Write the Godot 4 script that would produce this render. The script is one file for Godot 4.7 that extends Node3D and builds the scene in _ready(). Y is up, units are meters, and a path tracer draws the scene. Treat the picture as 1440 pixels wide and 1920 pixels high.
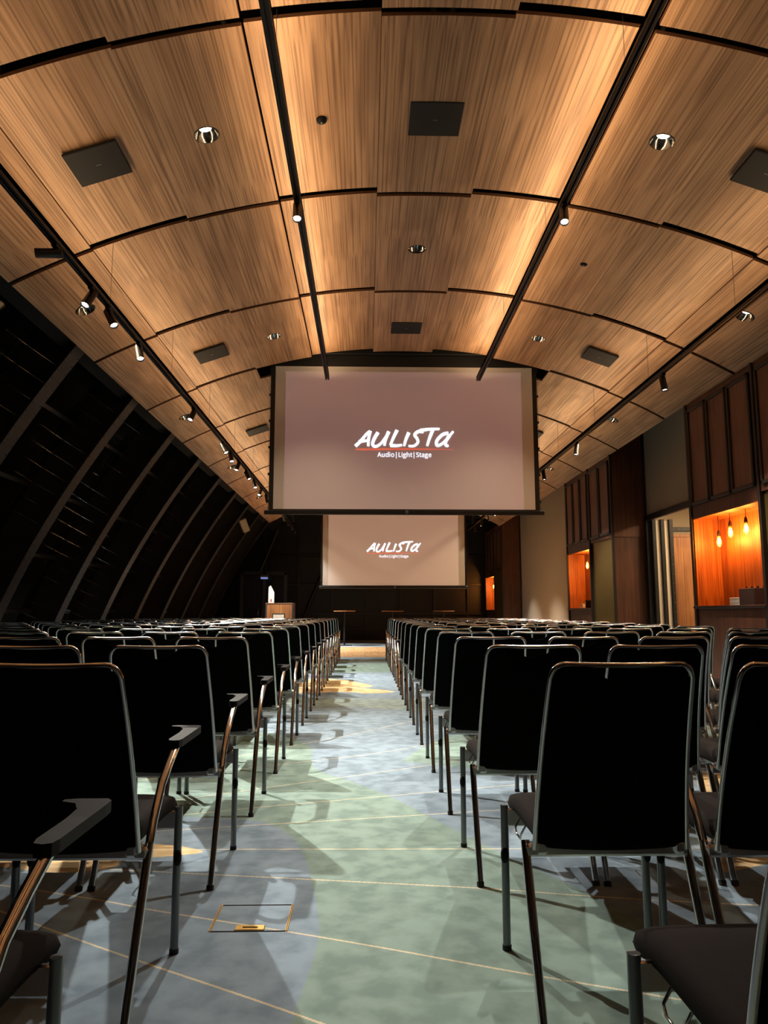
extends Node3D
# Conference hall: barrel ceiling of veneer panels, rows of linked chairs, two projection screens.
# Layout is written as (x right, y up, f forward into the hall); P() turns that into Godot space.

const ARC_X := 0.54
const ARC_TOP := 4.985
const ARC_R := 8.05
const ROW0 := 4.37
const ROW_LEN := 2.145
const ORD := ["first", "second", "third", "fourth", "fifth", "sixth", "seventh", "eighth", "ninth", "tenth", "eleventh", "twelfth", "thirteenth", "fourteenth", "fifteenth", "sixteenth", "seventeenth"]

var M := {}
var used := {}
var rng := RandomNumberGenerator.new()

# ---------------------------------------------------------------- helpers
func P(x: float, y: float, f: float) -> Vector3:
	return Vector3(x, y, -f)

func numbered(called: String) -> String:
	var n: int = used.get(called, 0)
	used[called] = n + 1
	return called if n == 0 else "%s_%03d" % [called, n]

func tag(o: Node, label: String, category: String, group := "", kind := "") -> void:
	if label: o.set_meta("label", label)
	if category: o.set_meta("category", category)
	if group: o.set_meta("group", group)
	if kind: o.set_meta("kind", kind)

func thing(called: String, label: String, category: String, at := Vector3.ZERO, turn := 0.0, group := "") -> Node3D:
	var o := Node3D.new()
	o.name = numbered(called)
	add_child(o)
	o.position = at
	o.rotation.y = turn
	tag(o, label, category, group)
	return o

func structure(called: String, label: String) -> Node3D:
	var o := Node3D.new()
	o.name = numbered(called)
	add_child(o)
	o.set_meta("kind", "structure")
	o.set_meta("label", label)
	return o

func mb() -> SurfaceTool:
	var st := SurfaceTool.new()
	st.begin(Mesh.PRIMITIVE_TRIANGLES)
	st.set_smooth_group(-1)
	return st

func build(st: SurfaceTool, called: String, m: Material, parent: Node) -> MeshInstance3D:
	st.generate_normals()
	var o := MeshInstance3D.new()
	o.mesh = st.commit()
	o.mesh.surface_set_material(0, m)
	o.name = called
	parent.add_child(o, true)
	return o

func same(src: MeshInstance3D, called: String, parent: Node, at := Vector3.ZERO) -> MeshInstance3D:
	var o := MeshInstance3D.new()
	o.mesh = src.mesh
	o.name = called
	parent.add_child(o, true)
	o.position = at
	return o

func tri(st: SurfaceTool, a: Vector3, b: Vector3, c: Vector3, mid: Vector3) -> void:
	# front faces run clockwise, seen from outside (away from mid)
	var n := (b - a).cross(c - a)
	if n.dot((a + b + c) / 3.0 - mid) > 0.0:
		var t := b
		b = c
		c = t
	st.add_vertex(a)
	st.add_vertex(b)
	st.add_vertex(c)

func quad(st: SurfaceTool, a: Vector3, b: Vector3, c: Vector3, d: Vector3, mid: Vector3) -> void:
	tri(st, a, b, c, mid)
	tri(st, a, c, d, mid)

func rbox(st: SurfaceTool, lo: Vector3, hi: Vector3, bev := 0.004, xf := Transform3D.IDENTITY) -> void:
	var c := (lo + hi) / 2.0
	var hs := ((hi - lo) / 2.0).abs()
	var b := minf(bev, 0.45 * minf(hs.x, minf(hs.y, hs.z)))
	var mid := xf * c
	var V := func(s: Vector3, axis: int) -> Vector3:
		var p := Vector3()
		for k in 3:
			p[k] = s[k] * (hs[k] - (0.0 if k == axis else b))
		return xf * (c + p)
	for a in 3:
		var e := (a + 1) % 3
		var g := (a + 2) % 3
		for s in [-1.0, 1.0]:
			var q := []
			for w in [[-1, -1], [1, -1], [1, 1], [-1, 1]]:
				var sg := Vector3()
				sg[a] = s
				sg[e] = w[0]
				sg[g] = w[1]
				q.append(V.call(sg, a))
			quad(st, q[0], q[1], q[2], q[3], mid)
			for s2 in [-1.0, 1.0]:
				var s3 := Vector3()
				s3[a] = s
				s3[e] = s2
				s3[g] = -1
				var s4 := s3
				s4[g] = 1
				quad(st, V.call(s3, a), V.call(s4, a), V.call(s4, e), V.call(s3, e), mid)
	for i in 8:
		var sg := Vector3(1 if i & 1 else -1, 1 if i & 2 else -1, 1 if i & 4 else -1)
		tri(st, V.call(sg, 0), V.call(sg, 1), V.call(sg, 2), mid)

# box given in layout coordinates
func fbox(st: SurfaceTool, x0: float, x1: float, y0: float, y1: float, f0: float, f1: float, bev := 0.004) -> void:
	rbox(st, Vector3(x0, y0, -f1), Vector3(x1, y1, -f0), bev)

func tube(st: SurfaceTool, pts: Array, r: float, sides := 8, caps := true) -> void:
	st.set_smooth_group(1)
	var rings := []
	var up := Vector3.ZERO
	for i in pts.size():
		var d: Vector3 = (pts[mini(i + 1, pts.size() - 1)] - pts[maxi(i - 1, 0)]).normalized()
		if up == Vector3.ZERO:
			up = Vector3.UP if absf(d.y) < 0.9 else Vector3.RIGHT
		var sx := d.cross(up).normalized()
		up = sx.cross(d).normalized()
		var ring := []
		for k in sides:
			var an := TAU * k / sides
			ring.append(pts[i] + (sx * cos(an) + up * sin(an)) * r)
		rings.append(ring)
	for i in pts.size() - 1:
		var mid: Vector3 = (pts[i] + pts[i + 1]) / 2.0
		for k in sides:
			var k2 := (k + 1) % sides
			quad(st, rings[i][k], rings[i][k2], rings[i + 1][k2], rings[i + 1][k], mid)
	st.set_smooth_group(-1)
	if caps:
		for e in [0, pts.size() - 1]:
			var inner: Vector3 = pts[1] if e == 0 else pts[pts.size() - 2]
			for k in range(1, sides - 1):
				tri(st, rings[e][0], rings[e][k], rings[e][k + 1], inner)

func lathe(st: SurfaceTool, prof: Array, xf := Transform3D.IDENTITY, seg := 16, smooth := true) -> void:
	# prof: Vector2(radius, height along local y)
	st.set_smooth_group(1 if smooth else -1)
	for i in prof.size() - 1:
		var a: Vector2 = prof[i]
		var b: Vector2 = prof[i + 1]
		for k in seg:
			var t0 := TAU * k / seg
			var t1 := TAU * (k + 1) / seg
			var p := [Vector3(a.x * cos(t0), a.y, a.x * sin(t0)), Vector3(a.x * cos(t1), a.y, a.x * sin(t1)), Vector3(b.x * cos(t1), b.y, b.x * sin(t1)), Vector3(b.x * cos(t0), b.y, b.x * sin(t0))]
			var mid := Vector3(0, (a.y + b.y) / 2.0, 0)
			if absf(a.y - b.y) < 1e-6:
				mid.y += 0.01 if a.x < b.x else -0.01
			for j in 4: p[j] = xf * p[j]
			mid = xf * mid
			if a.x > 1e-6: tri(st, p[0], p[1], p[2], mid)
			if b.x > 1e-6: tri(st, p[0], p[2], p[3], mid)
	st.set_smooth_group(-1)

func slab(st: SurfaceTool, outline: Array, y0: float, y1: float, xf := Transform3D.IDENTITY) -> void:
	# outline: Vector2 polygon in local x/z, extruded from y0 to y1
	var poly := PackedVector2Array(outline)
	var idx := Geometry2D.triangulate_polygon(poly)
	var c := Vector2.ZERO
	for p in poly: c += p / poly.size()
	for k in range(0, idx.size(), 3):
		for yy in [y0, y1]:
			var far: float = (y0 + y1) / 2.0
			var q := [poly[idx[k]], poly[idx[k + 1]], poly[idx[k + 2]]]
			var g: Vector2 = (q[0] + q[1] + q[2]) / 3.0
			tri(st, xf * Vector3(q[0].x, yy, q[0].y), xf * Vector3(q[1].x, yy, q[1].y), xf * Vector3(q[2].x, yy, q[2].y), xf * Vector3(g.x, far, g.y))
	var sgn := 1.0 if Geometry2D.is_polygon_clockwise(poly) else -1.0
	for i in poly.size():
		var a := poly[i]
		var b := poly[(i + 1) % poly.size()]
		var e := (b - a).normalized()
		var inw := Vector2(e.y, -e.x) * sgn * 0.01
		var m2 := (a + b) / 2.0 + inw
		quad(st, xf * Vector3(a.x, y0, a.y), xf * Vector3(b.x, y0, b.y), xf * Vector3(b.x, y1, b.y), xf * Vector3(a.x, y1, a.y), xf * Vector3(m2.x, (y0 + y1) / 2.0, m2.y))

func arc_y(x: float) -> float:
	return ARC_TOP - ARC_R + sqrt(ARC_R * ARC_R - (x - ARC_X) * (x - ARC_X))

func arc_tilt(x: float) -> float:      # rotation about the forward axis that follows the vault
	return asin((x - ARC_X) / ARC_R)

# ---------------------------------------------------------------- materials
func mat(key: String, col: Color, rough := 0.6, metal := 0.0, spec := 0.5) -> StandardMaterial3D:
	var m := StandardMaterial3D.new()
	m.resource_name = key
	m.albedo_color = col
	m.roughness = rough
	m.metallic = metal
	m.metallic_specular = spec
	M[key] = m
	return m

func glow(key: String, col: Color, e: float) -> StandardMaterial3D:
	var m := mat(key, Color(0.8, 0.8, 0.8), 0.5)
	m.emission_enabled = true
	m.emission = col
	m.emission_energy_multiplier = e
	return m

func noise_tex(w: int, h: int, freq: float, cols: Array, offs: Array, seed_: int, oct := 4, as_normal := false) -> NoiseTexture2D:
	var n := FastNoiseLite.new()
	n.seed = seed_
	n.noise_type = FastNoiseLite.TYPE_SIMPLEX_SMOOTH
	n.frequency = freq
	n.fractal_octaves = oct
	var t := NoiseTexture2D.new()
	t.width = w
	t.height = h
	t.seamless = true
	t.noise = n
	if as_normal:
		t.as_normal_map = true
		t.bump_strength = 2.0
	else:
		var g := Gradient.new()
		g.offsets = PackedFloat32Array(offs)
		g.colors = PackedColorArray(cols)
		t.color_ramp = g
	return t

func veneer(key: String, dark: Color, mid: Color, light: Color, seed_: int, rough := 0.5) -> StandardMaterial3D:
	# fine streaks across u, long along v
	var m := mat(key, Color.WHITE, rough)
	m.albedo_texture = noise_tex(1024, 24, 0.035, [dark, mid, mid.lerp(light, 0.5), light], [0.18, 0.42, 0.6, 0.85], seed_, 5)
	m.detail_enabled = true
	m.detail_blend_mode = BaseMaterial3D.BLEND_MODE_MUL
	m.detail_uv_layer = BaseMaterial3D.DETAIL_UV_2
	m.detail_albedo = noise_tex(256, 96, 0.02, [Color(0.90, 0.885, 0.87), Color(1, 1, 1)], [0.3, 0.65], seed_ + 7, 3)
	return m

func make_materials() -> void:
	veneer("ceil_a", Color(0.52, 0.39, 0.28), Color(0.67, 0.52, 0.39), Color(0.74, 0.59, 0.45), 3)
	veneer("ceil_b", Color(0.49, 0.365, 0.26), Color(0.645, 0.50, 0.37), Color(0.72, 0.57, 0.43), 11)
	veneer("ceil_c", Color(0.54, 0.41, 0.30), Color(0.69, 0.54, 0.41), Color(0.76, 0.61, 0.47), 23)
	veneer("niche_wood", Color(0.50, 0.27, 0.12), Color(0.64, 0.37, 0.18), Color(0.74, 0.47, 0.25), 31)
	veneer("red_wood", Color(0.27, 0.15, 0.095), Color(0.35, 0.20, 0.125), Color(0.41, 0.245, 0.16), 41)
	veneer("panel_wood", Color(0.36, 0.22, 0.15), Color(0.45, 0.29, 0.20), Color(0.52, 0.35, 0.25), 43)
	veneer("lectern_wood", Color(0.48, 0.29, 0.16), Color(0.62, 0.41, 0.24), Color(0.70, 0.49, 0.31), 47)
	veneer("stage_wood", Color(0.55, 0.42, 0.28), Color(0.70, 0.56, 0.40), Color(0.78, 0.65, 0.48), 53, 0.4)
	mat("wood_edge", Color(0.36, 0.23, 0.14), 0.6)
	mat("dark_trim", Color(0.13, 0.085, 0.06), 0.5)
	mat("black", Color(0.022, 0.022, 0.024), 0.6)
	mat("void", Color(0.03, 0.03, 0.032), 0.9)
	mat("track_black", Color(0.03, 0.03, 0.032), 0.45)
	mat("speaker_black", Color(0.04, 0.04, 0.043), 0.75)
	mat("steel", Color(0.14, 0.135, 0.13), 0.5, 0.3)
	mat("rib_paint", Color(0.15, 0.13, 0.122), 0.55, 0.1)
	mat("end_dark", Color(0.035, 0.037, 0.045), 0.5)
	mat("end_frame", Color(0.07, 0.072, 0.08), 0.45)
	mat("cream", Color(0.64, 0.58, 0.50), 0.8)
	mat("white_wall", Color(0.85, 0.80, 0.72), 0.8)
	mat("brass", Color(0.52, 0.44, 0.24), 0.42, 0.85)
	mat("bright_brass", Color(0.82, 0.66, 0.38), 0.35, 0.8)
	mat("chrome", Color(0.80, 0.80, 0.80), 0.13, 1.0)
	mat("alu", Color(0.74, 0.73, 0.72), 0.22, 1.0)
	mat("grey_metal", Color(0.42, 0.43, 0.44), 0.35, 0.8)
	mat("plastic", Color(0.03, 0.026, 0.025), 0.65, 0.0, 0.3)
	mat("rubber", Color(0.03, 0.03, 0.03), 0.7)
	mat("paper", Color(0.85, 0.82, 0.76), 0.8)
	mat("crate", Color(0.20, 0.11, 0.07), 0.6)
	mat("banner", Color(0.86, 0.84, 0.80), 0.7)
	mat("red", Color(0.6, 0.12, 0.08), 0.6)
	mat("beige_box", Color(0.62, 0.58, 0.50), 0.6)
	mat("screen_back", Color(0.02, 0.02, 0.02), 0.8)
	var fab := mat("fabric", Color(0.028, 0.026, 0.026), 0.95, 0.0, 0.2)
	fab.normal_enabled = true
	fab.normal_texture = noise_tex(256, 256, 0.2, [], [], 5, 2, true)
	fab.normal_scale = 0.3
	fab.uv1_triplanar = true
	fab.uv1_scale = Vector3(6, 6, 6)
	var seatm := mat("seat_fabric", Color(0.115, 0.095, 0.088), 0.95, 0.0, 0.2)
	seatm.normal_enabled = true
	seatm.normal_texture = fab.normal_texture
	seatm.normal_scale = 0.3
	seatm.uv1_triplanar = true
	seatm.uv1_scale = Vector3(6, 6, 6)
	var gl := mat("pane", Color(0.05, 0.065, 0.05, 0.55), 0.06)
	gl.transparency = BaseMaterial3D.TRANSPARENCY_ALPHA
	var bulb := mat("bulb_glass", Color(1.0, 0.82, 0.55, 0.12), 0.03)
	bulb.transparency = BaseMaterial3D.TRANSPARENCY_ALPHA
	glow("lens", Color(1.0, 0.95, 0.88), 40.0)
	glow("downlight_glow", Color(1.0, 0.93, 0.84), 4.0)
	glow("strip_light", Color(1.0, 0.82, 0.60), 2.0)
	glow("filament", Color(1.0, 0.62, 0.22), 60.0)
	glow("exit_sign_glow", Color(0.5, 0.65, 1.0), 0.35)
	glow("logo_white", Color(0.93, 0.95, 1.0), 1.15)
	glow("logo_red", Color(0.95, 0.33, 0.22), 0.6)

# ---------------------------------------------------------------- carpet
func fill_poly(img: Image, poly: Array, col: Color, ox: float, of: float, s: float) -> void:
	var w := img.get_width()
	var h := img.get_height()
	var pts := []
	var lo := 1e9
	var hi := -1e9
	for p in poly:
		var q := Vector2((p[0] - ox) * s, (p[1] - of) * s)
		pts.append(q)
		lo = minf(lo, q.y)
		hi = maxf(hi, q.y)
	for y in range(maxi(0, int(floor(lo))), mini(h - 1, int(ceil(hi))) + 1):
		var xs := []
		var yc := y + 0.5
		for i in pts.size():
			var a: Vector2 = pts[i]
			var b: Vector2 = pts[(i + 1) % pts.size()]
			if (a.y <= yc) != (b.y <= yc):
				xs.append(a.x + (yc - a.y) / (b.y - a.y) * (b.x - a.x))
		xs.sort()
		for k in range(0, xs.size() - 1, 2):
			var x0 := clampi(int(round(xs[k])), 0, w)
			var x1 := clampi(int(round(xs[k + 1])), 0, w)
			if x1 > x0:
				img.fill_rect(Rect2i(x0, y, x1 - x0, 1), col)

func smooth_line(pts: Array, n := 8) -> Array:
	var out := []
	for i in pts.size() - 1:
		var p0: Array = pts[maxi(i - 1, 0)]
		var p1: Array = pts[i]
		var p2: Array = pts[i + 1]
		var p3: Array = pts[mini(i + 2, pts.size() - 1)]
		for k in n:
			var t := float(k) / n
			var v := Vector2(p1[0], p1[1]).cubic_interpolate(Vector2(p2[0], p2[1]), Vector2(p0[0], p0[1]), Vector2(p3[0], p3[1]), t)
			out.append([v.x, v.y])
	out.append(pts[-1])
	return out

func stripe(line: Array, w: float) -> Array:
	var l := []
	var r := []
	for i in line.size():
		var a := Vector2(line[maxi(i - 1, 0)][0], line[maxi(i - 1, 0)][1])
		var b := Vector2(line[mini(i + 1, line.size() - 1)][0], line[mini(i + 1, line.size() - 1)][1])
		var n := (b - a).normalized().orthogonal() * w / 2.0
		l.append([line[i][0] + n.x, line[i][1] + n.y])
		r.push_front([line[i][0] - n.x, line[i][1] - n.y])
	return l + r

func carpet_image(ox: float, of: float, w: int, h: int, s: float) -> Image:
	var img := Image.create_empty(w, h, false, Image.FORMAT_RGB8)
	var blue := Color(0.49, 0.55, 0.60)
	var green := Color(0.49, 0.565, 0.54)
	var pale := Color(0.54, 0.60, 0.60)
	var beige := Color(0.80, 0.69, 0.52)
	var thread := Color(0.79, 0.74, 0.63)
	img.fill(blue)
	var b1 := smooth_line([[-0.25, -0.5], [-0.24, 1.2], [-0.19, 2.07], [-0.16, 2.4], [-0.155, 2.65], [-0.19, 2.94], [-0.26, 3.37], [-0.37, 3.72], [-0.60, 3.97], [-1.2, 4.02], [-2.2, 3.7], [-3.4, 3.9], [-5.7, 3.2]])
	var b2 := smooth_line([[-5.7, 7.4], [-3.0, 7.0], [-1.4, 7.1], [-0.53, 6.3], [-0.35, 5.26], [-0.07, 4.79], [0.15, 4.42], [0.41, 3.83], [0.63, 3.35], [0.86, 2.89], [1.0, 2.4], [1.1, 1.5], [1.15, -0.5]])
	fill_poly(img, b1 + b2, green, ox, of, s)
	fill_poly(img, smooth_line([[0.25, 5.45], [1.2, 5.1], [2.6, 5.6], [4.6, 5.2], [4.9, 8.0], [3.2, 7.6], [1.6, 7.2], [0.7, 6.5], [0.25, 5.45]]), green, ox, of, s)
	fill_poly(img, smooth_line([[-1.6, 8.0], [-0.3, 8.6], [0.6, 8.2], [2.4, 8.8], [4.9, 8.6], [4.9, 9.7], [2.0, 9.6], [0.2, 9.3], [-1.8, 9.4], [-1.6, 8.0]]), pale, ox, of, s)
	fill_poly(img, smooth_line([[-5.7, 12.5], [-2.0, 13.0], [0.4, 13.3], [2.6, 12.8], [4.9, 13.4], [4.9, 17.0], [1.2, 16.4], [-0.8, 15.2], [-5.7, 16.2], [-5.7, 12.5]]), green, ox, of, s)
	fill_poly(img, smooth_line([[-1.4, 15.9], [0.0, 15.5], [1.4, 16.0], [0.2, 16.8], [-1.4, 15.9]]), pale, ox, of, s)
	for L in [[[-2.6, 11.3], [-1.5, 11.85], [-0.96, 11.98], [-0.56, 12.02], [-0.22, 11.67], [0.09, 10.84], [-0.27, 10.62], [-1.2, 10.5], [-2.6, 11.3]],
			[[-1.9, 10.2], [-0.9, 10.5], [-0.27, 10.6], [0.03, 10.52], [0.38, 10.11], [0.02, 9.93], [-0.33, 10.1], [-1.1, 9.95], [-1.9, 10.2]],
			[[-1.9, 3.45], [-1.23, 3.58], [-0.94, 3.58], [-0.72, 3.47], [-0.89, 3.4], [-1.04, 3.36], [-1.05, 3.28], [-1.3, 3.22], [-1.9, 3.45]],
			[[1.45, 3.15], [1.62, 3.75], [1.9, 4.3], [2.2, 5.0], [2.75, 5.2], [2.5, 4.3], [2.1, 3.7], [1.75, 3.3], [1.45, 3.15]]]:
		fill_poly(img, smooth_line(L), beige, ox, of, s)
	for L in [[[-2.6, 3.7], [-1.0, 2.63], [-0.11, 2.07], [0.7, 1.5]],
			[[-3.0, 3.62], [-1.25, 3.02], [-0.73, 2.81], [-0.26, 2.63], [0.06, 2.5], [0.43, 2.34], [0.83, 2.18], [1.8, 1.8]],
			[[-2.6, 3.5], [-0.63, 3.18], [-0.2, 3.11], [0.46, 3.0], [0.86, 2.91], [1.45, 2.81], [3.0, 2.6]],
			[[-3.0, 3.52], [-0.69, 3.5], [0.45, 3.48], [3.0, 3.45]],
			[[-3.0, 3.4], [-1.0, 3.79], [-0.29, 3.93], [0.36, 4.06], [3.0, 4.6]],
			[[-3.0, 3.35], [-1.06, 4.04], [-0.55, 4.23], [0.33, 4.52], [3.0, 5.4]],
			[[-3.0, 3.2], [-0.66, 4.64], [-0.18, 4.93], [0.24, 5.19], [3.0, 6.9]],
			[[-3.0, 4.0], [-0.51, 5.41], [-0.06, 5.67], [0.24, 5.9], [3.0, 8.3]],
			[[-2.2, 4.2], [-0.32, 6.4], [0.02, 6.84], [1.8, 9.2]],
			[[-2.4, 8.0], [0.1, 8.5], [3.0, 8.9]], [[-3.0, 13.8], [0.0, 12.9], [3.4, 12.2]], [[-3.0, 14.6], [0.2, 14.3], [3.4, 14.6]]]:
		fill_poly(img, stripe(smooth_line(L), 0.0085), thread, ox, of, s)
	return img

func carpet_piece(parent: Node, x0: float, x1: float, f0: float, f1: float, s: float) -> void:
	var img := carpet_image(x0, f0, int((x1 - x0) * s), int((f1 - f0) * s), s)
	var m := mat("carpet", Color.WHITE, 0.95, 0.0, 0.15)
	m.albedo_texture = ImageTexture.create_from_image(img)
	m.detail_enabled = true
	m.detail_blend_mode = BaseMaterial3D.BLEND_MODE_MUL
	m.detail_uv_layer = BaseMaterial3D.DETAIL_UV_2
	m.detail_albedo = M.carpet_mottle
	m.normal_enabled = true
	m.normal_texture = M.carpet_flat
	m.detail_normal = M.carpet_pile
	var st := mb()
	var c := [[x0, f0, 0, 0], [x1, f0, 1, 0], [x1, f1, 1, 1], [x0, f1, 0, 1]]
	for k in [0, 2, 1, 0, 3, 2]:
		st.set_uv(Vector2(c[k][2], c[k][3]))
		st.set_uv2(Vector2(c[k][0], c[k][1]) / 1.7)
		st.set_normal(Vector3.UP)
		st.add_vertex(P(c[k][0], 0, c[k][1]))
	var o := MeshInstance3D.new()
	o.mesh = st.commit()
	o.mesh.surface_set_material(0, m)
	o.name = "carpet"
	parent.add_child(o, true)

# ---------------------------------------------------------------- chairs
func make_chair(armed: bool) -> Node3D:
	var t := Node3D.new()
	var st: SurfaceTool
	# seat cushion
	st = mb()
	st.set_smooth_group(1)
	var n := 12
	var cu := func(a: float, b: float, s: float) -> Vector3:
		var fall := (1.0 - pow(absf(a), 14.0)) * (1.0 - pow(absf(b), 14.0))
		var front := 0.022 * pow(maxf(0.0, (b - 0.4) / 0.6), 2.0)
		return P(0.2 * a, 0.444 + s * 0.030 * pow(fall, 0.22) - front + (0.004 * (1.0 - a * a) if s > 0 else 0.0), 0.345 + 0.228 * b)
	for i in n:
		for j in n:
			var a0 := sin((i / float(n) - 0.5) * PI)
			var a1 := sin(((i + 1) / float(n) - 0.5) * PI)
			var b0 := sin((j / float(n) - 0.5) * PI)
			var b1 := sin(((j + 1) / float(n) - 0.5) * PI)
			for s in [-1.0, 1.0]:
				var q := [cu.call(a0, b0, s), cu.call(a1, b0, s), cu.call(a1, b1, s), cu.call(a0, b1, s)]
				var mid: Vector3 = (q[0] + q[2]) / 2.0 - Vector3(0, s * 0.05, 0)
				quad(st, q[0], q[1], q[2], q[3], mid)
	build(st, "seat", M.seat_fabric, t)
	# padded back with the hand-hold dip
	st = mb()
	st.set_smooth_group(1)
	var centre := func(tt: float) -> Vector3:
		return P(0, lerpf(0.412, 0.908, tt), lerpf(0.125, -0.03, tt) + 0.018 * sin(PI * tt))
	var bk := func(u: float, v: float, s: float) -> Vector3:
		var au := absf(u)
		var hi := 1.0
		if au < 0.5: hi -= 0.088 * pow(cos(au / 0.5 * PI / 2.0), 1.3)
		if au > 0.86: hi -= 0.06 * (1.0 - sqrt(maxf(0.0, 1.0 - pow((au - 0.86) / 0.14, 2.0))))
		var lo := 0.008 - 0.022 * (1.0 - u * u) + (0.03 * pow(maxf(0.0, (au - 0.85) / 0.15), 2.0))
		var tt := lerpf(lo, hi, v)
		var p: Vector3 = centre.call(tt)
		p.x = u * lerpf(0.203, 0.180, tt)
		var e := (1.0 - pow(au, 8.0)) * (1.0 - pow(absf(2.0 * v - 1.0), 10.0))
		return p + Vector3(0, 0.28, 0.96) * s * (0.003 + 0.014 * pow(maxf(e, 0.0), 0.5))
	var nu := 18
	var nv := 12
	for i in nu:
		for j in nv:
			var u0 := -1.0 + 2.0 * i / nu
			var u1 := -1.0 + 2.0 * (i + 1) / nu
			var v0 := 0.5 - 0.5 * cos(PI * j / nv)
			var v1 := 0.5 - 0.5 * cos(PI * (j + 1) / nv)
			for s in [-1.0, 1.0]:
				var q := [bk.call(u0, v0, s), bk.call(u1, v0, s), bk.call(u1, v1, s), bk.call(u0, v1, s)]
				quad(st, q[0], q[1], q[2], q[3], (q[0] + q[2]) / 2.0 - Vector3(0, 0.28, 0.96) * s * 0.05)
	build(st, "backrest", M.fabric, t)
	# chrome frame round the back
	st = mb()
	var path := []
	for k in 9:
		var tt := -0.005 + 0.945 * k / 8.0
		var p: Vector3 = centre.call(tt)
		p.x = -lerpf(0.209, 0.187, tt)
		path.append(p)
	for k in 5:
		var an := PI / 2.0 * (k + 1) / 5.0
		var p: Vector3 = centre.call(0.94 + 0.075 * sin(an))
		p.x = -0.152 - 0.035 * cos(an)
		path.append(p)
	for k in range(1, 7):
		var p: Vector3 = centre.call(1.015 - 0.008 * (1.0 - pow(absf(k / 3.5 - 1.0), 2.0)))
		p.x = -0.152 + 0.304 * k / 7.0
		p.z -= 0.012 * (1.0 - pow(absf(k / 3.5 - 1.0), 2.0))
		path.append(p)
	for k in range(13, -1, -1):
		var p: Vector3 = path[k]
		path.append(Vector3(-p.x, p.y, p.z))
	tube(st, path, 0.0074, 8)
	build(st, "back_frame", M.chrome, t)
	# cast cross piece below the back
	st = mb()
	rbox(st, P(-0.228, 0.381, 0.185), P(0.228, 0.416, 0.146), 0.008)
	for s in [-1.0, 1.0]:
		rbox(st, P(s * 0.19 - 0.018, 0.395, 0.17), P(s * 0.19 + 0.018, 0.432, 0.118), 0.01)
	build(st, "crossbar", M.alu, t)
	for s in [-1.0, 1.0]:
		st = mb()
		rbox(st, P(s * 0.16 - 0.012, 0.396, 0.50), P(s * 0.16 + 0.012, 0.424, 0.17), 0.005)
		rbox(st, P(s * 0.188 - 0.042, 0.372, 0.496), P(s * 0.188 + 0.042, 0.425, 0.482), 0.004)
		build(st, "seat_rail", M.alu, t)
	for s in [-1.0, 1.0]:
		st = mb()
		tube(st, [P(s * 0.225, 0.012, 0.002), P(s * 0.225, 0.22, 0.09), P(s * 0.225, 0.42, 0.172)], 0.0125, 10)
		var rl := build(st, "leg", M.chrome, t)
		st = mb()
		tube(st, [P(s * 0.225, 0.0, -0.002), P(s * 0.225, 0.016, 0.004)], 0.0145, 10)
		build(st, "foot_cap", M.rubber, rl)
	for s in [-1.0, 1.0]:
		st = mb()
		tube(st, [P(s * 0.225, 0.012, 0.49), P(s * 0.225, 0.437, 0.49)], 0.0125, 10)
		var fl := build(st, "leg", M.grey_metal, t)
		st = mb()
		tube(st, [P(s * 0.225, 0.0, 0.49), P(s * 0.225, 0.016, 0.49)], 0.0145, 10)
		build(st, "foot_cap", M.rubber, fl)
		st = mb()
		lathe(st, [Vector2(0.0, -0.026), Vector2(0.009, -0.021), Vector2(0.0125, -0.008), Vector2(0.0125, 0.008), Vector2(0.009, 0.021), Vector2(0.0, 0.026)], Transform3D(Basis.IDENTITY, P(s * 0.228, 0.285, 0.482)), 10)
		build(st, "row_link", M.plastic, fl)
	st = mb()
	tube(st, [P(-0.19, 0.415, 0.33), P(-0.205, 0.39, 0.33), P(-0.205, 0.375, 0.34), P(-0.205, 0.375, 0.40), P(-0.205, 0.39, 0.41), P(-0.19, 0.415, 0.41)], 0.003, 6)
	build(st, "link_hook", M.chrome, t)
	if armed:
		for s in [-1.0, 1.0]:
			st = mb()
			tube(st, [P(s * 0.225, 0.41, 0.168), P(s * 0.225, 0.47, 0.20), P(s * 0.225, 0.55, 0.27), P(s * 0.225, 0.595, 0.345), P(s * 0.225, 0.636, 0.43)], 0.0125, 10)
			build(st, "arm_support", M.chrome, t)
			st = mb()
			var o := []
			for q in [[-0.018, 0.405], [0.0, 0.398], [0.014, 0.405], [0.018, 0.43], [0.018, 0.56], [0.018, 0.66], [0.016, 0.70], [0.004, 0.715], [-0.06, 0.715], [-0.085, 0.708], [-0.085, 0.692], [-0.05, 0.675], [-0.03, 0.63], [-0.024, 0.56], [-0.024, 0.43]]:
				o.append(Vector2(s * (0.225 + q[0]), -q[1]))
			slab(st, o, 0.632, 0.656)
			build(st, "armrest", M.plastic, t)
	return t

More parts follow.
